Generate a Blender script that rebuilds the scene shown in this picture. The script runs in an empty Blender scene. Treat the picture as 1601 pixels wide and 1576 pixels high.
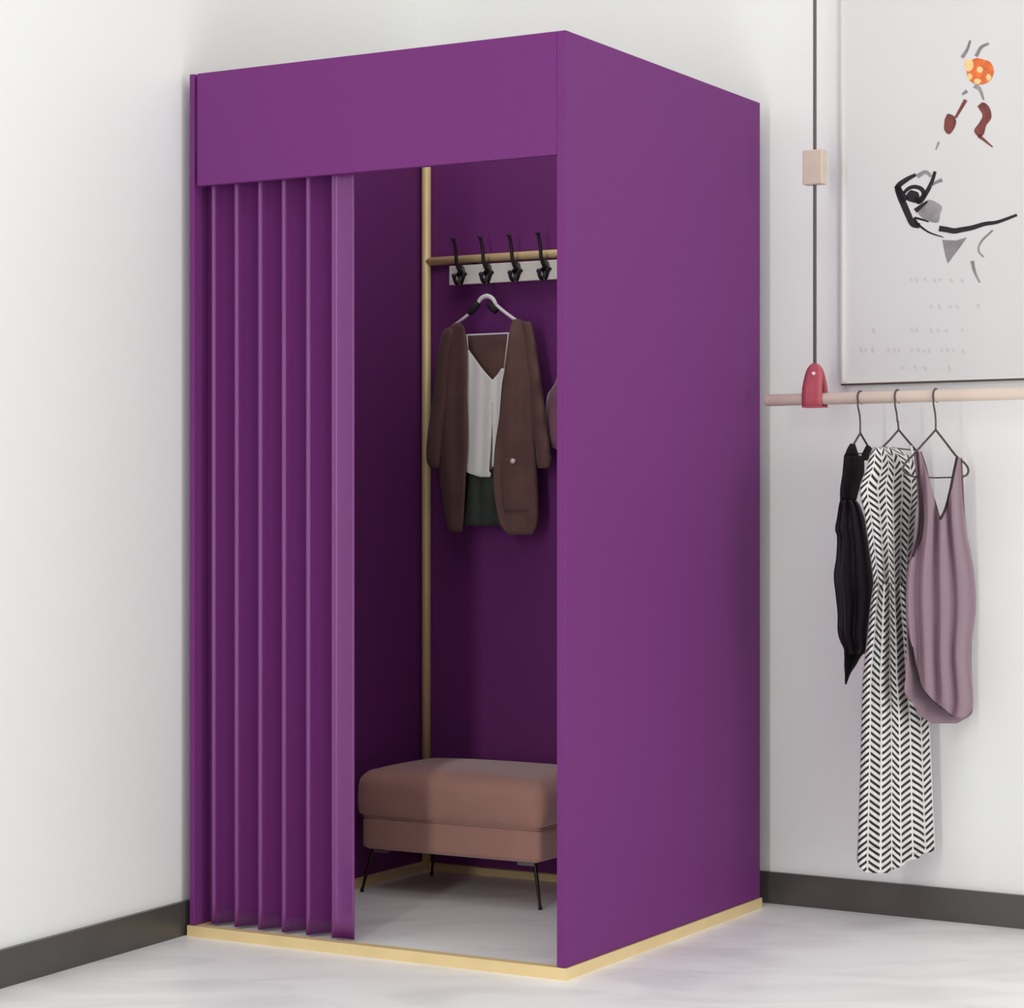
import bpy, bmesh, math, random
from mathutils import Vector, Matrix
random.seed(7)
S = bpy.context.scene
C = S.collection
F = 3583.0; CX = 800.5; HY = 792.0; CZ = 1.01   # focal length in px, centre column, horizon row, eye height

# ------------------------------------------------------------------ camera
cam = bpy.data.cameras.new('camera'); co = bpy.data.objects.new('camera', cam); C.objects.link(co)
co.location = (0, 0, CZ); co.rotation_euler = (math.pi/2, 0, 0)
cam.sensor_fit = 'HORIZONTAL'; cam.sensor_width = 36; cam.lens = F/1601*36
cam.shift_y = (HY-788)/1601
cam.clip_start = 0.05
S.camera = co

# ------------------------------------------------------------------ frames of reference
def L(u, w, z):            # booth frame: u along its front (right corner to left), w into its depth
    return Vector((.1145-.8660254*u+.5*w, 4.885+.5*u+.8660254*w, z))
def P(x, y, Y):            # a point at distance Y
    return Vector(((x-CX)/F*Y, Y, CZ-(y-HY)/F*Y))
def U(x, w):               # u of the point at depth w of the booth
    k = (x-CX)/F
    return (.1145+.5*w-k*(4.885+.8660254*w))/(.8660254+.5*k)
def YB(x, w):              # distance of the booth's depth plane w
    return 4.885+.5*U(x, w)+.8660254*w
W0 = Vector((.6346, 5.86)); WD = Vector((.8466, -.5322)); WN = Vector((-.5322, -.8466))  # back wall: point, direction, normal
def YW(x, off=0):          # distance of the plane parallel to the back wall, off metres in front of it
    k = (x-CX)/F; p = W0+WN*off
    t = (k*p.y-p.x)/(WD.x-k*WD.y)
    return p.y+WD.y*t

# ------------------------------------------------------------------ materials
def mat(name, col, rough=.6, metal=0, sheen=0, spec=.5, bump=0, bscale=300, var=0, vscale=4):
    m = bpy.data.materials.new(name); m.use_nodes = True
    n = m.node_tree.nodes; l = m.node_tree.links; b = n['Principled BSDF']
    b.inputs['Base Color'].default_value = (*col, 1)
    b.inputs['Roughness'].default_value = rough; b.inputs['Metallic'].default_value = metal
    b.inputs['Specular IOR Level'].default_value = spec
    if sheen:
        b.inputs['Sheen Weight'].default_value = sheen; b.inputs['Sheen Roughness'].default_value = .4
    tc = n.new('ShaderNodeTexCoord')
    if var:
        t = n.new('ShaderNodeTexNoise'); t.inputs['Scale'].default_value = vscale; t.inputs['Detail'].default_value = 6
        l.new(tc.outputs['Object'], t.inputs['Vector'])
        r = n.new('ShaderNodeValToRGB')
        r.color_ramp.elements[0].position = .3; r.color_ramp.elements[1].position = .7
        r.color_ramp.elements[0].color = (*[c*(1-var) for c in col], 1)
        r.color_ramp.elements[1].color = (*[min(1, c*(1+var)) for c in col], 1)
        l.new(t.outputs['Fac'], r.inputs['Fac']); l.new(r.outputs['Color'], b.inputs['Base Color'])
    if bump:
        t = n.new('ShaderNodeTexNoise'); t.inputs['Scale'].default_value = bscale; t.inputs['Detail'].default_value = 3
        l.new(tc.outputs['Object'], t.inputs['Vector'])
        bp = n.new('ShaderNodeBump'); bp.inputs['Strength'].default_value = bump; bp.inputs['Distance'].default_value = .002
        l.new(t.outputs['Fac'], bp.inputs['Height']); l.new(bp.outputs['Normal'], b.inputs['Normal'])
    return m
M = dict(
    wall=mat('wall_paint', (.825, .835, .815), .85, bump=.05, bscale=80, var=.006, vscale=.8),
    skirting=mat('dark_skirting', (.075, .068, .063), .32, var=.12, vscale=5),
    purple=mat('purple_board', (.162, .030, .170), .6, spec=.16, bump=.05, bscale=400),
    curtain=mat('purple_curtain', (.162, .030, .170), .26, spec=.5, bump=.04, bscale=500),
    gold=mat('brushed_gold', (.80, .62, .32), .42, metal=.15, var=.05, vscale=12),
    stool=mat('dusty_pink_fabric', (.45, .235, .19), .8, sheen=.6, bump=.25, bscale=500, var=.05, vscale=10),
    darkmetal=mat('dark_metal', (.03, .025, .025), .35, metal=.8),
    greymetal=mat('grey_metal', (.25, .24, .23), .4, metal=.8),
    black=mat('black_iron', (.008, .006, .008), .4),
    whitewood=mat('white_board', (.74, .71, .66), .5, bump=.1, bscale=60, var=.05, vscale=20),
    whiteplastic=mat('white_plastic', (.80, .74, .78), .35),
    foam=mat('dark_foam', (.012, .008, .012), .8),
    cardigan=mat('brown_knit', (.135, .068, .058), .9, sheen=.08, bump=.6, bscale=260, var=.18, vscale=14),
    mauveknit=mat('mauve_brown_knit', (.22, .09, .14), .9, sheen=.3, bump=.5, bscale=260, var=.1, vscale=14),
    camisole=mat('white_satin', (.78, .76, .73), .5, sheen=.2, bump=.1, bscale=200),
    darkgreen=mat('dark_green_cloth', (.03, .038, .030), .85, bump=.3, bscale=250, var=.3, vscale=20),
    blackcloth=mat('black_cloth', (.006, .003, .008), .6, spec=.2, bump=.5, bscale=150),
    blacklace=mat('black_lace', (.007, .005, .007), .8, spec=.2, bump=1, bscale=120, var=.6, vscale=90),
    mauve=mat('mauve_jersey', (.27, .17, .215), .8, sheen=.2, bump=.15, bscale=300),
    piping=mat('dark_piping', (.022, .006, .012), .6),
    wood=mat('pale_wood', (.66, .54, .455), .55, var=.06, vscale=9),
    block=mat('beech_block', (.62, .51, .42), .5, var=.06, vscale=25),
    red=mat('red_leather', (.46, .085, .115), .5, bump=.2, bscale=200, var=.08, vscale=30),
    cord=mat('grey_cord', (.12, .11, .11), .8, bump=.5, bscale=600),
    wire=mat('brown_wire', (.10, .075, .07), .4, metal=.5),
    frame=mat('frame_pale', (.74, .72, .68), .5),
    paper=mat('paper', (.70, .70, .69), .8, var=.01, vscale=3),
    ink=mat('black_ink', (.008, .007, .009), .6),
    wash=mat('grey_wash', (.28, .26, .265), .8, var=.35, vscale=25),
    palewash=mat('pale_wash', (.64, .61, .63), .8, var=.05, vscale=25),
    orange=mat('orange_ink', (.78, .17, .04), .7, var=.3, vscale=60),
    yellow=mat('yellow_ink', (.90, .62, .28), .7, var=.1, vscale=60),
    rust=mat('rust_ink', (.20, .05, .04), .7, var=.3, vscale=60),
    faint=mat('faint_print', (.62, .61, .62), .8),
)
# floor: polished pale concrete with cloudy veins
def floor_mat():
    m = mat('polished_concrete', (.66, .65, .655), .35, spec=.4)
    n = m.node_tree.nodes; l = m.node_tree.links; b = n['Principled BSDF']
    tc = n.new('ShaderNodeTexCoord'); mp = n.new('ShaderNodeMapping'); mp.inputs['Scale'].default_value = (1.2, 2.6, 1)
    mp.inputs['Rotation'].default_value = (0, 0, .5)
    l.new(tc.outputs['Object'], mp.inputs['Vector'])
    t = n.new('ShaderNodeTexNoise'); t.inputs['Scale'].default_value = 2.2; t.inputs['Detail'].default_value = 9
    t.inputs['Distortion'].default_value = .8
    l.new(mp.outputs['Vector'], t.inputs['Vector'])
    r = n.new('ShaderNodeValToRGB'); e = r.color_ramp.elements
    e[0].position = .33; e[0].color = (.78, .775, .77, 1); e[1].position = .55; e[1].color = (.91, .91, .90, 1)
    l.new(t.outputs['Fac'], r.inputs['Fac']); l.new(r.outputs['Color'], b.inputs['Base Color'])
    return m
M['floor'] = floor_mat()
def herringbone():
    m = mat('herringbone_cloth', (.72, .71, .69), .8)
    n = m.node_tree.nodes; l = m.node_tree.links; b = n['Principled BSDF']
    uv = n.new('ShaderNodeUVMap'); uv.uv_map = 'UVMap'
    sp = n.new('ShaderNodeSeparateXYZ'); l.new(uv.outputs['UV'], sp.inputs[0])
    def mth(op, a, c=None, d=None):
        k = n.new('ShaderNodeMath'); k.operation = op
        for i, v in enumerate((a, c, d)):
            if v is None: continue
            if isinstance(v, (int, float)): k.inputs[i].default_value = v
            else: l.new(v, k.inputs[i])
        return k.outputs[0]
    cu = mth('MULTIPLY', mth('ADD', sp.outputs['X'], mth('MULTIPLY', mth('SINE', mth('MULTIPLY', sp.outputs['X'], 13.0)), .016)), 7.0)
    tri = mth('PINGPONG', cu, 1.0)
    s = mth('ADD', sp.outputs['Y'], mth('MULTIPLY', tri, 1.25))
    bars = mth('LESS_THAN', mth('FRACT', s), .46)
    fr = mth('FRACT', cu)
    gap = mth('GREATER_THAN', mth('PINGPONG', fr, .5), .07)
    f = mth('MULTIPLY', bars, gap)
    mx = n.new('ShaderNodeMix'); mx.data_type = 'RGBA'
    mx.inputs['A'].default_value = (.72, .71, .69, 1); mx.inputs['B'].default_value = (.018, .016, .018, 1)
    l.new(f, mx.inputs['Factor']); l.new(mx.outputs['Result'], b.inputs['Base Color'])
    return m
M['herringbone'] = herringbone()

# ------------------------------------------------------------------ builders
def obj(name, bm, m, parent=None, smooth=False, mods=()):
    me = bpy.data.meshes.new(name)
    bmesh.ops.recalc_face_normals(bm, faces=bm.faces) if not bm.faces.layers.int.get('keep') else None
    bm.to_mesh(me); bm.free()
    me.materials.append(M[m] if isinstance(m, str) else m)
    if smooth:
        for p in me.polygons: p.use_smooth = True
    o = bpy.data.objects.new(name, me); C.objects.link(o)
    if parent:
        o.parent = parent; o.matrix_parent_inverse = Matrix.Translation(parent.location).inverted()
    for k in mods:
        if k[0] == 'bevel':
            b = o.modifiers.new('bevel', 'BEVEL'); b.width = k[1]; b.segments = k[2]; b.limit_method = 'ANGLE'
        if k[0] == 'solid':
            b = o.modifiers.new('solid', 'SOLIDIFY'); b.thickness = k[1]; b.offset = 0
        if k[0] == 'sub':
            b = o.modifiers.new('sub', 'SUBSURF'); b.levels = b.render_levels = k[1]
    return o
def tag(o, label=None, cat=None, group=None, kind=None):
    if label: o['label'] = label
    if cat: o['category'] = cat
    if group: o['group'] = group
    if kind: o['kind'] = kind
    return o
def thing(name, label, cat, loc, group=None):
    o = bpy.data.objects.new(name, None); C.objects.link(o); o.location = loc; o.empty_display_size = .1
    return tag(o, label, cat, group)
def prism(bm, pts, up):     # closed prism from a base polygon and an offset vector
    a = [bm.verts.new(p) for p in pts]; b = [bm.verts.new(Vector(p)+Vector(up)) for p in pts]
    n = len(a)
    bm.faces.new(a[::-1]); bm.faces.new(b)
    for i in range(n): bm.faces.new((a[i], a[(i+1) % n], b[(i+1) % n], b[i]))
    return bm
def lbox(u0, u1, w0, w1, z0, z1, bm=None):
    bm = bm or bmesh.new()
    return prism(bm, [L(u0, w0, z0), L(u0, w1, z0), L(u1, w1, z0), L(u1, w0, z0)], (0, 0, z1-z0))
def tube(pts, r, n=12, bm=None, flat=None):
    bm = bm or bmesh.new(); pts = [Vector(p) for p in pts]
    rr = r if isinstance(r, (list, tuple)) else [r]*len(pts)
    rings = []; prev = None
    for i, p in enumerate(pts):
        d = (pts[min(i+1, len(pts)-1)]-pts[max(i-1, 0)]).normalized()
        if prev is None:
            a = d.orthogonal().normalized() if abs(d.z) > .9 else d.cross(Vector((0, 0, 1))).normalized()
        else: a = (prev-d*prev.dot(d)).normalized()
        prev = a; b = d.cross(a)
        rings.append([bm.verts.new(p+(a*math.cos(t)+b*math.sin(t))*rr[i]) for t in [2*math.pi*j/n for j in range(n)]])
    for A, B in zip(rings, rings[1:]):
        for j in range(n): bm.faces.new((A[j], A[(j+1) % n], B[(j+1) % n], B[j]))
    bm.faces.new(rings[0][::-1]); bm.faces.new(rings[-1])
    return bm
def smoothpts(pts, k=5):    # Catmull-Rom
    pts = [Vector(p) for p in pts]; q = [2*pts[0]-pts[1]]+pts+[2*pts[-1]-pts[-2]]; out = []
    for i in range(1, len(q)-2):
        for j in range(k):
            t = j/k
            out.append(.5*((2*q[i])+(q[i+1]-q[i-1])*t+(2*q[i-1]-5*q[i]+4*q[i+1]-q[i+2])*t*t+(3*q[i]-q[i-1]-3*q[i+1]+q[i+2])*t**3))
    out.append(pts[-1]); return out
def ip(keys, y):            # smooth interpolation in a table [(y, v...)]
    if y <= keys[0][0]: return keys[0][1:]
    if y >= keys[-1][0]: return keys[-1][1:]
    for i in range(len(keys)-1):
        if keys[i][0] <= y <= keys[i+1][0]:
            t = (y-keys[i][0])/(keys[i+1][0]-keys[i][0])
            a, b = keys[i], keys[i+1]
            pa = keys[i-1] if i else a; pb = keys[i+2] if i+2 < len(keys) else b
            r = []
            for c in range(1, len(a)):
                ma = (b[c]-pa[c])/max(1e-6, (b[0]-pa[0]))*(b[0]-a[0]); mb = (pb[c]-a[c])/max(1e-6, (pb[0]-a[0]))*(b[0]-a[0])
                r.append((2*t**3-3*t*t+1)*a[c]+(t**3-2*t*t+t)*ma+(-2*t**3+3*t*t)*b[c]+(t**3-t*t)*mb)
            return tuple(r)
def sheet(rows, Y, nx=24, step=6, bm=None, full=None, uvs=None):
    """cloth surface between two edges; rows [(y, left, right)], Y(s, x, y) its distance, s in -1..1 across the whole garment"""
    bm = bm or bmesh.new(); full = full or rows
    uvl = bm.loops.layers.uv.get('UVMap') or bm.loops.layers.uv.new('UVMap')
    y0, y1 = rows[0][0], rows[-1][0]; ny = max(2, int((y1-y0)/step)); g = []
    for j in range(ny+1):
        y = y0+(y1-y0)*j/ny; xl, xr = ip(rows, y); fl, fr = ip(full, y); r = []
        for i in range(nx+1):
            x = xl+(xr-xl)*i/nx; s = max(-1, min(1, (2*x-fl-fr)/max(1e-3, fr-fl)))
            v = bm.verts.new(P(x, y, Y(s, x, y))); r.append((v, ((s+1)/2, y/10.6)))
        g.append(r)
    for A, B in zip(g, g[1:]):
        for i in range(nx):
            q = (A[i], B[i], B[i+1], A[i+1])
            try: f = bm.faces.new([a[0] for a in q])
            except ValueError: continue
            for lp, a in zip(f.loops, q): lp[uvl].uv = a[1]
    return bm
def rbox(cu, cw, cz, hu, hw, hz, r, crown=0, n=22):   # rounded box in the booth frame
    bm = bmesh.new(); bmesh.ops.create_cube(bm, size=2)
    bmesh.ops.subdivide_edges(bm, edges=bm.edges, cuts=n, use_grid_fill=True)
    for v in bm.verts:
        q = [math.copysign(abs(c)**.8, c) if abs(c) < 1 else c for c in v.co]
        p = Vector((q[0]*hu, q[1]*hw, q[2]*hz))
        rr = r if p.z > 0 or not crown else r*(.45+.55*(1+p.z/hz)) if crown else r
        i = Vector([max(-h+rr, min(h-rr, c)) for c, h in zip(p, (hu, hw, hz))])
        d = p-i
        if d.length > 1e-7: p = i+d.normalized()*rr
        a, b = min(1, abs(p.x)/hu), min(1, abs(p.y)/hw)
        if p.z > 0: p.z += crown*(1-a**3)*(1-b**2.5)*(p.z/hz)
        bul = .010*(1-(p.z/hz)**2 if abs(p.z) < hz else 0)
        if crown: p.x += math.copysign(bul*a**4, p.x); p.y += math.copysign(bul*b**4, p.y)
        v.co = L(cu+p.x, cw+p.y, cz+p.z)
    return bm

# ------------------------------------------------------------------ the room
LD = Vector((.4489, .8936)); LN = Vector((.8936, -.4489)); L0 = Vector((-.762, 5.44))      # left wall: direction, inward normal, point
corner = Vector((-.2664, 6.4264))
def wallbox(name, a, b, n, t, z0, z1, m):
    bm = bmesh.new()
    prism(bm, [(*a, z0), (*b, z0), (*(b+n*t), z0), (*(a+n*t), z0)], (0, 0, z1-z0))
    return tag(obj(name, bm, m), kind='structure')
bm = bmesh.new(); prism(bm, [(-5, -1.5, -.1), (5, -1.5, -.1), (5, 8, -.1), (-5, 8, -.1)], (0, 0, .1))
tag(obj('floor', bm, 'floor'), kind='structure')
wallbox('wall_left', corner-LD*5.2, corner, -LN, .12, 0, 3.1, 'wall')
wallbox('wall_back', corner-WD*.15, corner+WD*4.6, -WN, .12, 0, 3.1, 'wall')
o = wallbox('baseboard_left', corner-LD*5.2, corner, LN, .012, 0, .080, 'skirting')
o = wallbox('baseboard_back', corner, corner+WD*4.6, WN, .012, 0, .080, 'skirting')

# ------------------------------------------------------------------ the fitting booth
BU, BW, ZB, ZT = 1.008, 1.02, .026, 2.026
booth = thing('fitting_booth', 'tall purple panelled fitting booth with open front standing in the room corner', 'fitting booth', L(.5, .5, 0))
T = .022
obj('side_panel', lbox(0, T, 0, BW, ZB, ZT), 'purple', booth, mods=[('bevel', .0015, 2)])
obj('side_panel', lbox(BU-.014, BU, 0, BW, ZB, ZT), 'purple', booth, mods=[('bevel', .0015, 2)])
obj('back_panel', lbox(T, BU-T, BW-.015, BW, ZB, ZT), 'purple', booth)
for u in (T, BU-T-.02): obj('top_rail', lbox(u, u+.02, .016, BW-.045, ZT-.022, ZT-.002), 'gold', booth)['label'] = 'gold top rail'
obj('valance', lbox(T, BU-T, 0, .016, 1.762, ZT), 'purple', booth, mods=[('bevel', .0015, 2)])
bm = bmesh.new()
g = .004
lbox(-g, BU+g, -g, .022, 0, ZB-.0005, bm); lbox(-g, BU+g, BW-.022, BW+g, 0, ZB-.0005, bm)
lbox(-g, .022, .022, BW-.022, 0, ZB-.0005, bm); lbox(BU-.022, BU+g, .022, BW-.022, 0, ZB-.0005, bm)
obj('base_frame', bm, 'gold', booth)['label'] = 'gold base frame'
obj('threshold_strip', lbox(.0225, BU-.0225, .0225, .0355, 0, .0215), 'foam', booth)['label'] = 'dark threshold strip'
obj('floor_panel', lbox(.028, BU-.028, .036, BW-.028, .0, .022), 'floor', booth)['label'] = 'pale grey floor of the booth'
bm = bmesh.new()
lbox(BU-T-.018, BU-.0145, .14, BW-.016, .0225, .042, bm); lbox(T+.02, BU-T-.018, BW-.033, BW-.0155, .0225, .042, bm)
obj('inner_trim', bm, 'gold', booth)['label'] = 'gold inner trim'
for u in (.0225+.0135, BU-T-.0135):
    o = obj('corner_pole', tube([L(u, BW-.030, .022), L(u, BW-.030, ZT-.02)], .0125, 20), 'gold', booth, True); o['label'] = 'gold corner pole'
ZR = 1.675
o = obj('back_rail', tube([L(.036, BW-.030, ZR), L(BU-T-.0135, BW-.030, ZR)], .0115, 20), 'gold', booth, True); o['label'] = 'gold cross rail'
o = obj('curtain_rod', tube([L(T, .052, 1.79), L(BU-T, .052, 1.79)], .008, 16), 'gold', booth, True); o['label'] = 'gold curtain rod'

obj('curtain_light_block', lbox(T, BU-T, .016, .125, 1.835, 1.847), 'purple', booth)  # unseen board, added to keep light from above off the pleat tops
# curtain with deep pleats
def curtain():
    ridges = [308, 333, 369, 406, 443, 481, 521]
    us = [U(x, .026) for x in ridges]
    prof = [(BU-.016, .075), (us[0]+.009, .055), (us[0]+.005, .032), (us[0]+.0026, .0215), (us[0]-.0020, .0205)]
    for i, (a, b) in enumerate(zip(us, us[1:])):
        d = a-b
        k = 1 if i else .9
        prof += [(a-.0052, .0278), (a-.0074, .036), (a-.18*d, .048), (a-.32*d, .064), (a-.50*d, .084), (a-.66*d, .098*k), (a-.78*d, .103*k), (b+.011, .080*k), (b+.0075, .050), (b+.005, .031), (b+.0024, .0245), (b-.0020, .0243)]
    e = U(553, .030)
    prof += [(us[-1]-.006, .028), (us[-1]-.015, .0305), (us[-1]-.030, .031), (e+.012, .0305), (e+.003, .0295), (e, .032), (e+.003, .036)]
    pts = smoothpts([(u, w, 0) for u, w in prof], 4)
    bm = bmesh.new(); rows = []
    nz = 40
    for j in range(nz+1):
        t = j/nz; z = .0285+(1.82-.0285)*t
        row = []
        for i, p in enumerate(pts):
            s = i/len(pts)
            wob = .0008*math.sin(5*t+9*s)*(1-t)+.0004*math.sin(7*t+11*s)
            row.append(bm.verts.new(L(p.x+wob*.6, max(.020, p.y+wob), z)))
        rows.append(row)
    for A, B in zip(rows, rows[1:]):
        for i in range(len(A)-1): bm.faces.new((A[i], A[i+1], B[i+1], B[i]))
    o = obj('curtain', bm, 'curtain', None, True, [('solid', .0016)])
    return tag(o, 'purple pleated curtain drawn to the left of the booth opening', 'curtain')
curtain()

# ------------------------------------------------------------------ ottoman stool
st = thing('ottoman_stool', 'dusty pink upholstered bench stool on thin metal legs inside the booth', 'stool', L(.665, .775, .022))
obj('seat_base', rbox(.665, .775, .176, .262, .172, .042, .014), 'stool', st, True)
o = obj('seat_cushion', rbox(.665, .775, .277, .268, .178, .059, .034, .014), 'stool', st, True)
bm = rbox(.665, .775, .2175, .2605, .1705, .003, .0028)
obj('seam_piping', bm, 'stool', st, True)
for u, w, du, dw in ((.90, .625, .028, -.016), (.43, .625, -.026, -.016), (.90, .925, .012, -.005), (.43, .925, -.012, -.005)):
    top = L(u, w, .136)
    pts = smoothpts([top, L(u+du*.25, w+dw*.25, .115), L(u+du*.6, w+dw*.6, .075), L(u+du, w+dw, .024)], 4)
    lg = obj('leg', tube(pts, [.0062-.0028*i/(len(pts)-1) for i in range(len(pts))], 10), 'darkmetal', st, True)
    obj('foot', tube([L(u+du, w+dw, .0222), L(u+du, w+dw, .032)], [.0052, .0045], 10), 'foam', lg, True)
    s = -1 if u > .6 else 1
    obj('bracket', lbox(u-.004, u+s*.042, w-.012, w+.012, .126, .1345), 'greymetal', lg, mods=[('bevel', .001, 2)])['label'] = 'grey leg bracket'

# ------------------------------------------------------------------ coat rack on the cross rail
WR = .958
xe = 702; ua = U(xe, WR)
zt = P(xe, 416, YB(xe, WR)).z; zb = P(xe, 446, YB(xe, WR)).z
rack = thing('coat_rack', 'white coat rack board with black double hooks below the gold rail', 'coat rack', L(ua-.22, WR, zb))
obj('board', lbox(ua-.44, ua, WR, WR+.012, zb, zt), 'whitewood', rack, mods=[('bevel', .002, 2)])
for uu in (ua-.06, ua-.38):
    bm = bmesh.new()
    lbox(uu-.006, uu+.006, WR+.012, BW-.030, zt-.012, zt-.002, bm)
    lbox(uu-.006, uu+.006, BW-.034, BW-.028, zt-.012, ZR-.009, bm)
    obj('mounting_bracket', bm, 'darkmetal', rack)
hooks = []
def coat_hook(u):
    bm = bmesh.new(); w = WR; zc = (zt+zb)/2+.002
    # backplate: leaf-shaped
    prof = [(-.002, .026), (.007, .019), (.0105, .006), (.0175, 0), (.0105, -.007), (.006, -.020), (0, -.031), (-.006, -.020), (-.0105, -.007), (-.0175, 0), (-.0105, .006), (-.007, .019)]
    prism(bm, [L(u-a, w-.004, zc+b) for a, b in prof], L(0, .004, 0)-L(0, 0, 0))
    # long upper prong
    pts = smoothpts([L(u, w-.003, zc+.004), L(u, w-.016, zc+.012), L(u+.001, w-.026, zc+.030), L(u+.002, w-.028, zc+.055), L(u+.003, w-.034, zc+.078), L(u+.003, w-.040, zc+.090)], 5)
    tube(pts, [.0058-.0018*i/(len(pts)-1) for i in range(len(pts))], 10, bm)
    bmesh.ops.create_uvsphere(bm, u_segments=12, v_segments=8, radius=.0062, matrix=Matrix.Translation(pts[-1]))
    # short lower prong curling up
    pts = smoothpts([L(u, w-.003, zc-.006), L(u, w-.014, zc-.020), L(u, w-.026, zc-.027), L(u, w-.036, zc-.020), L(u, w-.040, zc-.008)], 5)
    tube(pts, .005, 10, bm)
    bmesh.ops.create_uvsphere(bm, u_segments=12, v_segments=8, radius=.0066, matrix=Matrix.Translation(pts[-1]))
    o = obj('double_hook', bm, 'black', rack, True); hooks.append((u, zc)); return o
for x in (721, 763, 808, 853): coat_hook(U(x, WR-.004))
coat_hook(2*hooks[3][0]-hooks[2][0])

# hanger for the cardigan: white tube body with dark foam grips
WH = .918
def B(x, y, w=WH): return P(x, y, YB(x, w))
hg = thing('clothes_hanger', 'white plastic hanger with dark foam grips hanging inside the booth', 'clothes hanger', B(761, 466))
obj('hook', tube(smoothpts([L(hooks[1][0], WR-.036, hooks[1][1]-.016), L(hooks[1][0], WR-.026, hooks[1][1]-.020), L(hooks[1][0], WR-.018, hooks[1][1]-.028), B(762, 455, .93), B(761, 466)], 5), .0016, 8), 'darkmetal', hg, True)
arch = smoothpts([B(746, 476), B(752, 467), B(761, 463), B(770, 467), B(776, 477)], 4)
obj('arch', tube(arch, [.0048+.0016*math.sin(math.pi*i/(len(arch)-1)) for i in range(len(arch))], 12), 'whiteplastic', hg, True)
obj('arm', tube(smoothpts([B(746, 476), B(736, 488), B(722, 500), B(703, 514), B(694, 524)], 4), .0042, 10), 'whiteplastic', hg, True)
obj('arm', tube(smoothpts([B(776, 477), B(789, 488), B(804, 499), B(822, 512), B(828, 522)], 4), .0046, 10), 'whiteplastic', hg, True)
obj('grip', tube([B(749, 473), B(744, 478), B(736, 487), B(733, 491)], [.007, .010, .010, .006], 12), 'foam', hg, True)['label'] = 'dark foam grip'
obj('grip', tube([B(764, 475), B(771, 482), B(776, 487)], [.008, .011, .009], 12), 'foam', hg, True)['label'] = 'dark foam grip'
obj('crossbar', tube([B(700, 525), B(728, 524), B(796, 521), B(824, 520)], .0024, 10), 'whiteplastic', hg, True)

# cardigan
def yy(w): return lambda s, x, y: YB(x, w)
cg = thing('cardigan', 'brown open cardigan hanging from the white hanger in the booth', 'cardigan', B(765, 836))
body = [(505, 700, 823), (514, 696, 829), (530, 692, 833), (570, 690, 834), (650, 686, 835), (720, 685, 838), (780, 692, 842), (815, 697, 841), (836, 700, 834)]
def fold(x, y, a=.006, f=.16, ph=0): return a*math.sin(x*f+ph+.8*math.sin(y*.012))*min(1, max(0, (y-500)/90))
def bk(s, x, y): return YB(x, WH+.022)+.010*math.sqrt(max(0, 1-s*s))+fold(x, y, .003, .15, 2)
def fr(s, x, y): return YB(x, WH)-.034*math.sqrt(max(0, 1-s*s))-.004-fold(x, y, .005, .19)-.004*math.exp(-((y-510)/20)**2)*0
bm = sheet([(524, 712, 812)]+[(y, a+3, b-3) for y, a, b in body[3:-2]]+[(812, 700, 838), (822, 704, 830)], bk, 26, 7, full=body)
obj('back', bm, 'cardigan', cg, True, [('solid', .003)])
lf = [(505, 713, 719), (511, 703, 725), (520, 696, 727), (535, 692, 729), (570, 690, 730), (620, 689, 729), (700, 686, 730), (733, 685, 728), (780, 692, 726), (815, 698, 724), (832, 703, 722)]
rt = [(499, 803, 812), (505, 800, 826), (515, 797, 829), (530, 796, 833), (560, 792, 834), (586, 789, 834), (640, 783, 835), (706, 773, 838), (760, 772, 841), (800, 777, 842), (822, 783, 840), (836, 795, 832)]
obj('front_panel', sheet(lf, fr, 12, 6, full=body), 'cardigan', cg, True, [('solid', .0035)])
obj('front_panel', sheet(rt, fr, 16, 6, full=body), 'cardigan', cg, True, [('solid', .0035)])
def sleeve(keys, w, name='sleeve'):
    bm = bmesh.new()
    f1 = lambda s, x, y: YB(x, w)-.020*math.sqrt(max(0, 1-s*s))-.0025*math.sin(y*.09+x*.2)
    f2 = lambda s, x, y: YB(x, w)+.016*math.sqrt(max(0, 1-s*s))
    sheet(keys, f1, 10, 6, bm); sheet(keys, f2, 10, 6, bm)
    bmesh.ops.remove_doubles(bm, verts=bm.verts, dist=.0004)
    return obj(name, bm, 'cardigan', cg, True, [('solid', .002)])
sleeve([(513, 698, 706), (520, 692, 710), (560, 683, 705), (620, 677, 700), (680, 669, 694), (705, 667, 691), (722, 668, 688), (731, 673, 687)], WH-.012)
sleeve([(503, 815, 829), (512, 817, 833), (560, 823, 841), (620, 829, 849), (680, 835, 857), (706, 838, 860), (722, 839, 862), (732, 842, 858)], WH-.012)
pk = [(716, 786, 812), (722, 784, 818), (760, 784, 826), (795, 787, 829), (800, 790, 826)]
obj('pocket', sheet(pk, lambda s, x, y: fr((2*x-685-838)/153, x, y)-.004, 10, 6), 'cardigan', cg, True, [('solid', .0035)])
bt = B(802, 721, WH-.048)
bm = bmesh.new(); bmesh.ops.create_uvsphere(bm, u_segments=14, v_segments=8, radius=.0072, matrix=Matrix.Translation(bt))
obj('button', bm, 'whiteplastic', cg, True)['label'] = 'white button'

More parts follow.
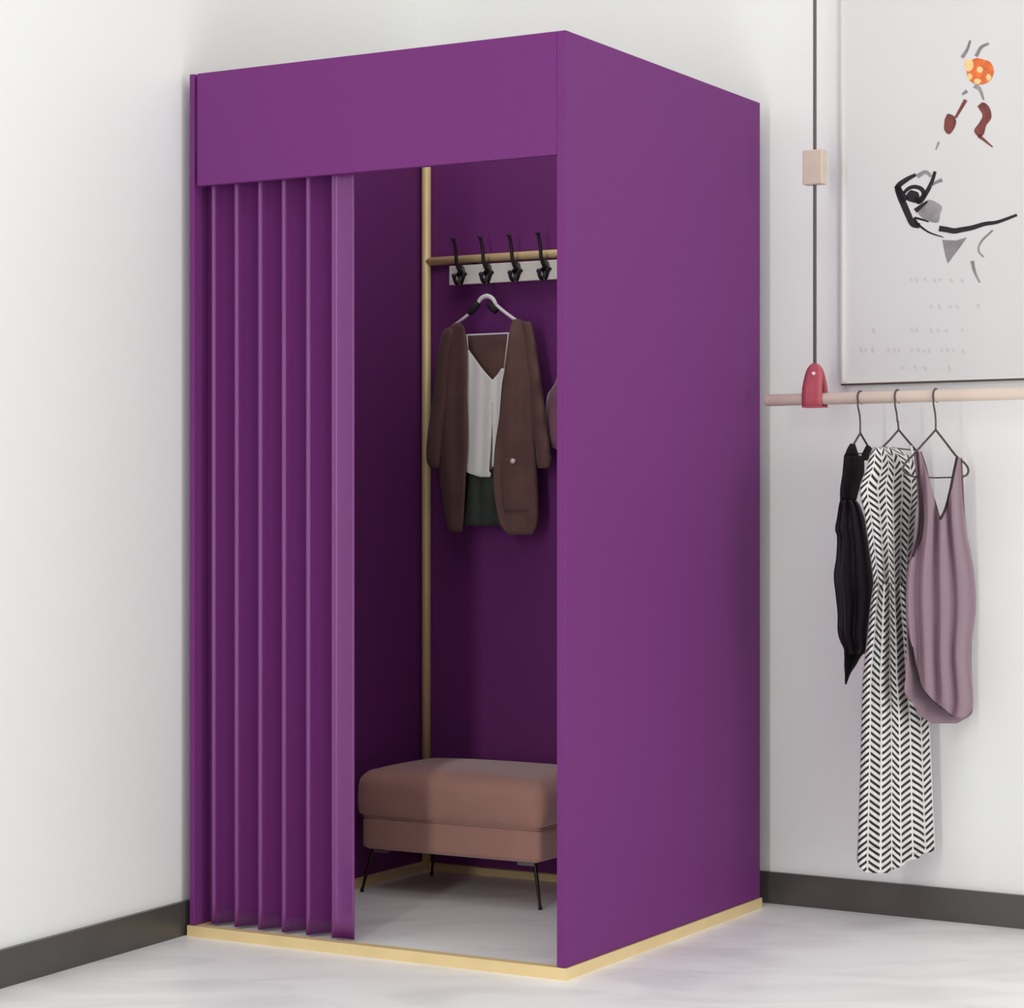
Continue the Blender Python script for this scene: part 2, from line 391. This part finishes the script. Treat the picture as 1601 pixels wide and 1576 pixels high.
# camisole and dark shorts inside the cardigan
cm_full = [(540, 722, 796), (600, 724, 792), (660, 726, 786), (746, 722, 784)]
cf = lambda s, x, y: YB(x, WH-.004)-.016*math.sqrt(max(0, 1-s*s))-.0025*math.sin(x*.33+y*.01)
cb = lambda s, x, y: YB(x, WH+.006)+.004*math.sqrt(max(0, 1-s*s))
bm = bmesh.new()
sheet([(594, 724, 770), (600, 724, 770), (660, 730, 770), (733, 727, 765), (737, 727, 765)], cf, 10, 6, bm, cm_full)
sheet([(594, 770, 786), (600, 770, 785), (660, 770, 780), (706, 770, 776), (730, 769, 774)], cf, 6, 6, bm, cm_full)
sheet([(547, 731, 733), (560, 730, 742), (575, 728, 753), (586, 726, 762), (594, 724, 770)], cf, 10, 4, bm, cm_full)
sheet([(576, 784, 789), (584, 779, 788), (594, 770, 786)], cf, 6, 4, bm, cm_full)
sheet([(737, 727, 765), (740, 733, 768), (746, 752, 766)], cf, 10, 3, bm, cm_full)
bmesh.ops.remove_doubles(bm, verts=bm.verts, dist=.0006)
cami = thing('camisole', 'white V-neck camisole layered inside the open brown cardigan', 'camisole', B(748, 746))
obj('front', bm, 'camisole', cami, True, [('solid', .002)])
obj('back', sheet([(606, 726, 784), (660, 728, 779), (733, 728, 770), (738, 729, 769)], cb, 12, 8, full=cm_full), 'camisole', cami, True, [('solid', .002)])
cz = YB(760, WH)
for a, b in (((730, 524), (732, 549)), ((795, 521), (788, 578))):
    obj('strap', tube([B(*a, WH-.004), B((a[0]+b[0])/2, (a[1]+b[1])/2, WH-.010), B(*b, WH-.012)], .0016, 8), 'camisole', cami, True)
dg = sheet([(734, 733, 772), (760, 730, 776), (790, 727, 780), (812, 722, 782), (822, 712, 784)], lambda s, x, y: YB(x, WH+.004)-.008*math.sqrt(max(0, 1-s*s))-.004*math.sin(x*.3), 14, 6)
sheet([(734, 733, 772), (760, 730, 776), (790, 727, 780), (812, 722, 782), (822, 712, 784)], lambda s, x, y: YB(x, WH+.010)+.004*math.sqrt(max(0, 1-s*s)), 14, 6, dg)
tag(obj('underskirt', dg, 'darkgreen', None, True, [('solid', .0015)]), 'dark green garment hem showing below the white camisole', 'garment')

# knit top on the rightmost hook, mostly behind the side panel
k5 = U(900, .93)
kn = [(470, 893, 903), (500, 886, 922), (560, 876, 938), (600, 868, 942), (615, 857, 945), (650, 852, 948), (680, 852, 948), (694, 855, 946), (702, 872, 942), (760, 880, 940)]
bm = bmesh.new()
sheet(kn, lambda s, x, y: YB(x, .94)-.026*math.sqrt(max(0, 1-s*s))-.004*math.sin(x*.25), 16, 8, bm)
sheet(kn, lambda s, x, y: YB(x, .95)+.014*math.sqrt(max(0, 1-s*s)), 16, 8, bm)
hu, hz = hooks[4]
top = P(898, 470, YB(898, .945))
kt = thing('knit_top', 'mauve brown knit top hanging just behind the booth side panel edge', 'knit top', P(900, 800, YB(900, .94)))
obj('knit_body', bm, 'mauveknit', kt, True, [('solid', .002)])
obj('hanging_loop', tube(smoothpts([top, L(hu, WR-.030, hz-.06), L(hu, WR-.030, hz-.022)], 4), .003, 8), 'mauveknit', kt, True)

# ------------------------------------------------------------------ hanging clothes rail beside the booth
OFF = .19
def R(x, y, off=OFF): return P(x, y, YW(x, off))
zr = P(1274, 624, YW(1274, OFF)).z
def RX(x, z=None, off=OFF):
    Y = YW(x, off); return Vector(((x-CX)/F*Y, Y, zr if z is None else z))
rl = thing('clothes_rail', 'pale wooden clothes rail hung on a grey cord with a red leather loop', 'clothes rail', RX(1274))
obj('rail', tube([RX(1197.5), RX(1199), RX(1400), RX(1700)], [.0125, .0145, .0145, .0145], 24), 'wood', rl, True)
w3 = Vector((WD.x, WD.y, 0)); n3 = Vector((WN.x, WN.y, 0)); z3 = Vector((0, 0, 1))
for x in (1274, 1668):
    c = RX(x)
    top = c+z3*.085
    obj('cord', tube([top, c+z3*1.75], .0044, 10), 'cord', rl, True)
    # leather loop: two flaps bent round the rail
    prof = [(-.021, .026, .0165), (0, .0265, .0170), (.014, .0265, .0165), (.028, .026, .0155), (.042, .025, .0115), (.056, .0235, .0070), (.066, .0215, .0045), (.074, .018, .004), (.081, .0125, .004), (.0855, .0065, .004), (.0875, .001, .004)]
    for s_ in (1, -1):
        bm = bmesh.new(); prev = None
        for h, hw_, d in prof:
            row = [bm.verts.new(c+w3*(hw_*q)+z3*h+n3*s_*d) for q in (-1, -.5, 0, .5, 1)]
            if prev:
                for i in range(4): bm.faces.new((prev[i], prev[i+1], row[i+1], row[i]))
            prev = row
        obj('leather_flap', bm, 'red', rl, True, [('solid', .0028)])['label'] = 'red leather flap'
    obj('leather_base', prism(bmesh.new(), [c+w3*-.026-z3*.021-n3*.019, c+w3*.026-z3*.021-n3*.019, c+w3*.026-z3*.021+n3*.019, c+w3*-.026-z3*.021+n3*.019], z3*.003), 'red', rl)
    bm = tube([c+z3*.062-n3*.010, c+z3*.062+n3*.0115], .0042, 12)
    obj('rivet', bm, 'whiteplastic', rl, True)['label'] = 'pale rivet'
    zc = P(1275, 262, YW(1275, OFF)).z; q = Vector((c.x, c.y, zc))
    bm = prism(bmesh.new(), [q+w3*-.026-n3*.016-z3*.042, q+w3*.026-n3*.016-z3*.042, q+w3*.026+n3*.016-z3*.042, q+w3*-.026+n3*.016-z3*.042], z3*.084)
    obj('slider_block', bm, 'block', rl, mods=[('bevel', .003, 3)])['label'] = 'beech slider block'

# wire hangers
def wire_hanger(xh, apex, left, right, k, label, bar=None, curls=False):
    """k: how much the hanger turns away from the viewer from left to right"""
    Y0 = YW(xh, OFF); X0 = (xh-CX)/F*Y0
    def D(x, y):
        Y = Y0
        for _ in range(4): Y = Y0+k*((x-CX)/F*Y-X0)
        return P(x, y, Y)
    c = RX(xh); r = .0165
    t = thing('wire_hanger', label, 'wire hanger', D(*apex), 'brown wire hangers on the wooden rail')
    pts = []
    back = -n3
    for a in (-60, -20, 20, 60, 90, 120, 150, 180, 215):
        q = math.radians(a)
        pts.append(c+back*math.cos(q)*r+z3*math.sin(q)*r)
    pts += [c+n3*.014-z3*.020+Vector((.0,0,0)), c+n3*.004-z3*.040, (c-z3*.058)]
    a = D(*apex); pts += [Vector((a.x*.5+c.x*.5, a.y*.5+c.y*.5, a.z+.02)), a]
    obj('hook', tube(smoothpts(pts, 4), .0023, 8), 'wire', t, True)
    wl = [D(*p) for p in left]; wr = [D(*p) for p in right]
    obj('shoulder_wire', tube(smoothpts([a]+wl, 4), .0026, 8), 'wire', t, True)
    obj('shoulder_wire', tube(smoothpts([a]+wr, 4), .0026, 8), 'wire', t, True)
    if bar: obj('crossbar', tube([D(*p) for p in bar], .0018, 8), 'wire', t, True)
    return D, t

# black lace dress
D1, h1 = wire_hanger(1345, (1345, 677), [(1338, 689), (1331, 701), (1328, 710)], [(1352, 689), (1359, 701), (1362, 708)], 1.7,
                 'brown wire hanger holding the ragged black dress, nearest the booth', bar=[(1328, 710), (1362, 708)])
def dep(D, T, sgn, amp, f, ph=0, y0=700):
    def g(s, x, y):
        base = D(x, y).y
        return base+sgn*(T*math.sqrt(max(0, 1-s*s)))-sgn*-1*amp*math.sin(s*f+ph+.5*math.sin(y*.01))*min(1, max(.1, (y-y0)/80))*(1-s**6)
    return g
def garment(t, D, rows, T, amp, f, m, name='body', straps=(), bstraps=(), back=None, nx=28, th=.0018, ph=0):
    bm = bmesh.new(); full = rows
    if straps: full = sorted(list({r[0]: r for r in [(s[0][0], s[0][1], 0) for s in ()]}.values()))+rows
    sheet(rows, dep(D, T, -1, amp, f, ph), nx, 6, bm)
    sheet(back or rows, dep(D, T*.8, 1, amp*.5, f*.7, ph+1), nx, 6, bm, full=rows)
    bmesh.ops.remove_doubles(bm, verts=bm.verts, dist=.0003)
    return obj(name, bm, m, t, True, [('solid', th)])
bd = thing('black_dress', 'short black dress with lace top and ragged hem on the rail', 'dress', D1(1335, 1068))
bod = [(712, 1320, 1350), (725, 1319, 1351), (745, 1317, 1350), (765, 1314, 1343), (784, 1314, 1338)]
garment(bd, D1, bod, .030, .005, 5, 'blacklace', 'lace_bodice', nx=18)
bm = bmesh.new()
sheet([(694, 1330, 1336), (700, 1326, 1338), (712, 1320, 1342)], dep(D1, .012, -1, 0, 1), 8, 4, bm)
obj('shoulder_strap', bm, 'blacklace', bd, True, [('solid', .003)])
bm = bmesh.new()
sheet([(697, 1355, 1359), (704, 1351, 1364), (710, 1348, 1362), (720, 1345, 1355)], dep(D1, .012, -1, 0, 1), 8, 4, bm)
obj('shoulder_strap', bm, 'blacklace', bd, True, [('solid', .003)])
skt = [(782, 1314, 1338), (790, 1312, 1344), (810, 1309, 1351), (828, 1306, 1355), (838, 1309, 1357), (870, 1308, 1361), (900, 1304, 1365), (930, 1307, 1366), (960, 1310, 1362), (985, 1310, 1358), (1000, 1313, 1357), (1015, 1320, 1356), (1022, 1320, 1352)]
garment(bd, D1, skt, .045, .010, 9, 'blackcloth', 'skirt', nx=34)
bm = bmesh.new()
sheet([(1018, 1320, 1354), (1026, 1320, 1346), (1040, 1320, 1338), (1052, 1321, 1330), (1070, 1321.5, 1323)], dep(D1, .010, -1, .003, 6), 12, 4, bm)
obj('hem_point', bm, 'blacklace', bd, True, [('solid', .0015)])

# herringbone maxi dress
D2, h2 = wire_hanger(1403, (1405, 672), [(1398, 680), (1391, 688), (1380, 699)], [(1415, 684), (1427, 698), (1432, 704)], .9,
                 'brown wire hanger holding the long herringbone dress, middle one on the rail', bar=[(1380, 699), (1432, 704)])
hd = thing('maxi_dress', 'long black and white herringbone dress hanging between the black and mauve ones', 'dress', D2(1400, 1363))
top_rows = [(699, 1366, 1399), (712, 1360, 1420), (730, 1356, 1432), (760, 1345, 1436), (778, 1346, 1436), (800, 1351, 1432), (850, 1358, 1428), (900, 1365, 1424), (915, 1366, 1424)]
bot_rows = [(913, 1366, 1424), (940, 1362, 1428), (1000, 1356, 1436), (1060, 1349, 1444), (1120, 1347, 1452), (1200, 1345, 1456), (1290, 1342, 1460), (1326, 1341, 1462)]
garment(hd, D2, top_rows, .040, .007, 9, 'herringbone', 'bodice', nx=44)
garment(hd, D2, bot_rows, .045, .011, 13, 'herringbone', 'skirt', nx=60)
hem = [(1326, 1341, 1462), (1331, 1340.5, 1458), (1336, 1340, 1440), (1342, 1340, 1436), (1347, 1341, 1418), (1354, 1343, 1412), (1359, 1347, 1396), (1365, 1354, 1388)]
bm = bmesh.new(); sheet(hem, dep(D2, .045, -1, .011, 13), 40, 3, bm, full=[(1326, 1341, 1462), (1364, 1340, 1463)])
obj('hem', bm, 'herringbone', hd, True, [('solid', .0015)])
for s, (a, b) in enumerate((((1372, 697), (1366, 712)), ((1424, 697), (1428, 722)))):
    obj('shoulder_strap', tube([D2(*a), D2(*b)-Vector((0, .01, 0))], .0035, 8), 'herringbone', hd, True)

# mauve dress
D3, h3 = wire_hanger(1463, (1463, 672), [(1445, 692), (1428, 711), (1417, 722), (1412, 732), (1416, 740), (1428, 745)],
                 [(1478, 691), (1495, 713), (1508, 724), (1514, 734), (1511, 743), (1500, 746)], 1.1,
                 'brown wire hanger with rounded ends holding the mauve dress', bar=[(1427, 745), (1463, 747), (1501, 746)])
md = thing('mauve_dress', 'sleeveless mauve dress with dark piping and curved hem, farthest from the booth', 'dress', D3(1470, 1130))
full = [(705, 1429, 1504), (760, 1433, 1506), (812, 1434, 1508), (840, 1430, 1512), (870, 1424, 1518), (900, 1419, 1523), (950, 1417, 1525), (1000, 1420, 1519), (1030, 1421, 1517), (1080, 1421, 1521), (1105, 1422, 1521), (1135, 1424, 1512)]
ff = dep(D3, .046, -1, .021, 12, .9); fb = dep(D3, .038, 1, .004, 8)
bm = bmesh.new()
sheet([(706, 1434, 1440), (730, 1436, 1448), (760, 1438, 1455), (790, 1440, 1464), (812, 1441, 1470)], ff, 29, 5, bm, full)
sheet([(716, 1496, 1501), (740, 1491, 1502), (770, 1485, 1504), (796, 1478, 1506), (812, 1470, 1508)], ff, 38, 5, bm, full)
sheet([(812, 1441, 1508), (840, 1439, 1512), (858, 1432, 1516), (880, 1423, 1519), (900, 1419, 1523), (950, 1417, 1525), (1000, 1423, 1519), (1012, 1427, 1517)], ff, 67, 5, bm, full)
sheet([(1012, 1427, 1517), (1035, 1431, 1517), (1060, 1437, 1519), (1078, 1444, 1520.5), (1095, 1458, 1521), (1106, 1472, 1520), (1115, 1482, 1516), (1122, 1492, 1508)], ff, 67, 3, bm, full)
bmesh.ops.remove_doubles(bm, verts=bm.verts, dist=.0005)
obj('front', bm, 'mauve', md, True, [('solid', .002)])
bm = bmesh.new()
sheet([(706, 1429, 1435), (760, 1434, 1452), (800, 1436, 1462), (840, 1432, 1474)], fb, 21, 5, bm, full)
sheet([(716, 1500, 1504), (760, 1494, 1506), (800, 1485, 1508), (840, 1474, 1512)], fb, 19, 5, bm, full)
sheet([(840, 1432, 1512), (870, 1424, 1518), (900, 1419, 1523), (950, 1417, 1525), (1000, 1418, 1519), (1060, 1416, 1519), (1084, 1415, 1521), (1100, 1428, 1521), (1118, 1438, 1517), (1131, 1458, 1496)], fb, 40, 5, bm, full)
bmesh.ops.remove_doubles(bm, verts=bm.verts, dist=.0005)
obj('back', bm, 'mauve', md, True, [('solid', .002)])
def pipe(pts, f, r=.0022, name='piping'):
    q = []
    for x, y in [(p.x, p.y) for p in smoothpts([(a, b, 0) for a, b in pts], 6)]:
        fl, fr_ = ip(full, y); s = max(-1, min(1, (2*x-fl-fr_)/(fr_-fl)))
        q.append(P(x, y, f(s, x, y)-.001))
    obj(name, tube(q, r, 8), 'piping', md, True)['label'] = 'dark piping'
pipe([(1434, 706), (1436, 730), (1438, 760), (1441, 800), (1441, 820), (1439, 840), (1432, 858), (1427, 870)], ff, .0034)
pipe([(1496, 716), (1491, 740), (1485, 770), (1478, 796), (1470, 812)], ff, .0034)
pipe([(1440, 706), (1448, 730), (1455, 760), (1464, 790), (1470, 812)], ff, .0010)
pipe([(1427, 1012), (1431, 1035), (1437, 1060), (1444, 1078), (1458, 1095), (1472, 1106), (1490, 1121)], ff, .0014)

# ------------------------------------------------------------------ framed poster on the back wall
def WPt(x, y, off): return P(x, y, YW(x, off))
pa = WPt(1320, 600, 0); t0 = (Vector((pa.x, pa.y))-W0).dot(WD); zb0 = 1.316
PW, PH = .68, 1.06
def FR(a, z, off): q = W0+WD*(t0+a)+WN*off; return Vector((q.x, q.y, z))
ps = thing('poster', 'framed pale poster of an ink fish and orange bloom on the right wall', 'poster', FR(PW/2, zb0, .004))
def fbox(a0, a1, z0, z1, o0, o1, bm): return prism(bm, [FR(a0, z0, o0), FR(a1, z0, o0), FR(a1, z0, o1), FR(a0, z0, o1)], (0, 0, z1-z0))
bm = bmesh.new(); fw = .006
fbox(0, PW, zb0, zb0+fw, .003, .020, bm); fbox(0, PW, zb0+PH-fw, zb0+PH, .003, .020, bm)
fbox(0, fw, zb0+fw, zb0+PH-fw, .003, .020, bm); fbox(PW-fw, PW, zb0+fw, zb0+PH-fw, .003, .020, bm)
obj('frame', bm, 'frame', ps, mods=[('bevel', .001, 2)])
obj('bottom_shade', fbox(0, PW, zb0-.004, zb0, .003, .021, bmesh.new()), 'wire', ps)['label'] = 'painted shade under the frame'  # dark strip standing in for the shade on the frame's underside
bm = fbox(fw, PW-fw, zb0+fw, zb0+PH-fw, .004, .012, bmesh.new())
obj('sheet', bm, 'paper', ps)
LV = [.0124]
def stroke(bm, pts, w0, w1=None, wm=None, off=None):
    off = off or LV[0]
    p = smoothpts([(a, b, 0) for a, b in pts], 5); n = len(p); prev = None
    for i, c in enumerate(p):
        t = i/(n-1); w1_ = w0 if w1 is None else w1
        w = (w0+(w1_-w0)*t) if wm is None else ((1-t)**2*w0+2*t*(1-t)*wm+t*t*w1_)
        d = (p[min(i+1, n-1)]-p[max(i-1, 0)]); d = d.normalized() if d.length else Vector((1, 0, 0))
        nn = Vector((-d.y, d.x, 0))*w/2
        a = bm.verts.new(WPt(c.x+nn.x, c.y+nn.y, off)); b = bm.verts.new(WPt(c.x-nn.x, c.y-nn.y, off))
        if prev: bm.faces.new((prev[0], prev[1], b, a))
        prev = (a, b)
def blob(bm, pts, off=None):
    p = smoothpts([(a, b, 0) for a, b in pts+[pts[0]]], 4)[:-1]
    bm.faces.new([bm.verts.new(WPt(c.x, c.y, off or LV[0])) for c in p])
def ell(cx, cy, a, b, rot=0, n=10, jit=.12):
    return [(cx+math.cos(rot)*a*k*math.cos(q)-math.sin(rot)*b*k*math.sin(q), cy+math.sin(rot)*a*k*math.cos(q)+math.cos(rot)*b*k*math.sin(q)) for q, k in [(2*math.pi*i/n, 1+random.uniform(-jit, jit)) for i in range(n)]]
# pale and grey washes, ink strokes: each mark a part
def mark(name, m, label, kind, *a):
    bm = bmesh.new()
    if kind == 's': stroke(bm, *a)
    elif kind == 'p': bm.faces.new([bm.verts.new(WPt(x, y, LV[0])) for x, y in a[0]])
    else: blob(bm, *a)
    obj(name, bm, m, ps)['label'] = label
g = lambda k, *a: mark('wash_mark', 'wash', 'grey ink wash', k, *a)
g('b', [(1440, 322), (1452, 312), (1472, 322), (1470, 335), (1466, 348), (1448, 344), (1436, 334)])
g('p', ((1473, 375), (1495, 376), (1512, 371), (1500, 388), (1482, 412), (1478, 400)))
g('s', [(1434, 276), (1447, 269), (1456, 276)], 7, 5)
g('s', [(1517, 63), (1512, 78), (1504, 90)], 3, 6)
g('s', [(1546, 68), (1534, 74), (1526, 88)], 4, 6)
g('s', [(1524, 133), (1532, 140), (1538, 156)], 9, 3)
g('s', [(1512, 142), (1504, 148)], 6, 3)
g('s', [(1468, 222), (1463, 234)], 4, 2)
g('s', [(1552, 360), (1534, 378), (1530, 392), (1538, 402)], 3, 3)
g('s', [(1520, 408), (1524, 425), (1532, 442)], 6, 3)
LV[0] = .0126
bm = bmesh.new()
stroke(bm, [(1432, 273), (1417, 281), (1404, 292), (1407, 306), (1414, 322), (1420, 336), (1427, 350), (1438, 353)], 5, 8, 14)
stroke(bm, [(1402, 290), (1409, 304), (1416, 314)], 9, 13)
blob(bm, ell(1427, 307, 11, 10))
stroke(bm, [(1413, 302), (1420, 295), (1430, 292), (1441, 296), (1444, 306), (1434, 316)], 5, 8)
stroke(bm, [(1462, 268), (1457, 284), (1449, 300), (1438, 315), (1430, 310)], 5, 9)
stroke(bm, [(1431, 330), (1442, 321), (1450, 315)], 8, 3)
stroke(bm, [(1434, 350), (1430, 341), (1444, 344), (1452, 347)], 5, 2)
stroke(bm, [(1434, 350), (1452, 363), (1475, 371)], 4, 1.5)
obj('ink_head', bm, 'ink', ps)['label'] = 'black ink fish head'
mark('ink_stroke', 'wash', 'grey ink whisker', 's', [(1455, 292), (1462, 286), (1473, 281)], 2, 6)
mark('ink_stroke', 'ink', 'long black ink stroke', 's', [(1468, 357), (1480, 359), (1492, 361), (1504, 359), (1520, 356), (1540, 350), (1560, 347), (1590, 336)], 9, 4, 9)
q = lambda k, *a: mark('rust_mark', 'rust', 'rust ink mark', k, *a)
q('b', [(1477, 186), (1482, 178), (1492, 182), (1495, 192), (1490, 204), (1483, 210), (1476, 202)])
q('s', [(1494, 184), (1502, 170), (1510, 156)], 4, 6)
q('b', [(1528, 166), (1537, 160), (1547, 168), (1550, 184), (1542, 196), (1538, 210), (1530, 214), (1523, 204), (1531, 192), (1536, 180)])
q('s', [(1530, 212), (1540, 220), (1552, 230)], 6, 2)
mark('orange_bloom', 'orange', 'orange ink bloom', 'b', [(1516, 96), (1526, 91), (1538, 93), (1549, 98), (1554, 112), (1548, 126), (1536, 132), (1522, 130), (1514, 122), (1511, 108)])
LV[0] = .0128
for c in ((1515, 102, 8, 9), (1528, 127, 6, 4), (1532, 109, 5, 5), (1546, 121, 4, 5), (1516, 120, 4, 5)): mark('yellow_spot', 'yellow', 'yellow ink spot', 'b', ell(*c))
rnd = random.Random(3)
for y, x0, x1, d in ((437, 1410, 1530, 14), (478, 1455, 1530, 15), (516, 1350, 1515, 13), (547, 1345, 1520, 11), (574, 1410, 1500, 13)):
    x = x0
    while x < x1:
        if rnd.random() > .35: mark('faint_mark', 'faint', 'faint grey printed mark', 's', [(x, y+rnd.uniform(-4, 0)), (x+rnd.uniform(1, 4), y+rnd.uniform(2, 5))], 4, 3)
        x += d*rnd.uniform(.6, 1.3)

# ------------------------------------------------------------------ light
w = bpy.data.worlds.new('world'); S.world = w; w.use_nodes = True
bg = w.node_tree.nodes['Background']; bg.inputs['Color'].default_value = (1, .985, .97, 1); bg.inputs['Strength'].default_value = .77
def area(name, loc, tgt, sx, sy, e, col=(1, 1, 1)):
    l = bpy.data.lights.new(name, 'AREA'); l.shape = 'RECTANGLE'; l.size = sx; l.size_y = sy; l.energy = e; l.color = col
    o = bpy.data.objects.new(name, l); C.objects.link(o); o.location = loc
    o.rotation_euler = (Vector(tgt)-Vector(loc)).to_track_quat('-Z', 'Y').to_euler(); return o
area('ceiling_softbox', (.7, 2.9, 3.9), (.4, 4.1, 0), 2.6, 1.8, 34, (1, .99, .975))
area('booth_top_fill', (-.05, 5.5, 4.0), (-.05, 5.6, 0), 1.0, 1.0, 9, (1, .98, .96))  # unseen fill lamp, added to brighten the stool top
area('right_fill', (3.8, 1.9, 1.25), (.7, 5.6, .8), 1.8, 2.2, 62, (.98, .985, 1))  # unseen fill lamp, added to lift the back wall and side panel
area('pleat_strip_fill', (-1.5, .9, 1.5), (-.4, 5.2, 1.0), .20, 2.8, 54, (1, 1, 1))  # unseen strip lamp, added for narrow highlights on the curtain pleats
vs = S.view_settings; vs.view_transform = 'Standard'; vs.look = 'None'; vs.gamma = 1; vs.exposure = -0.22
vs.use_curve_mapping = False
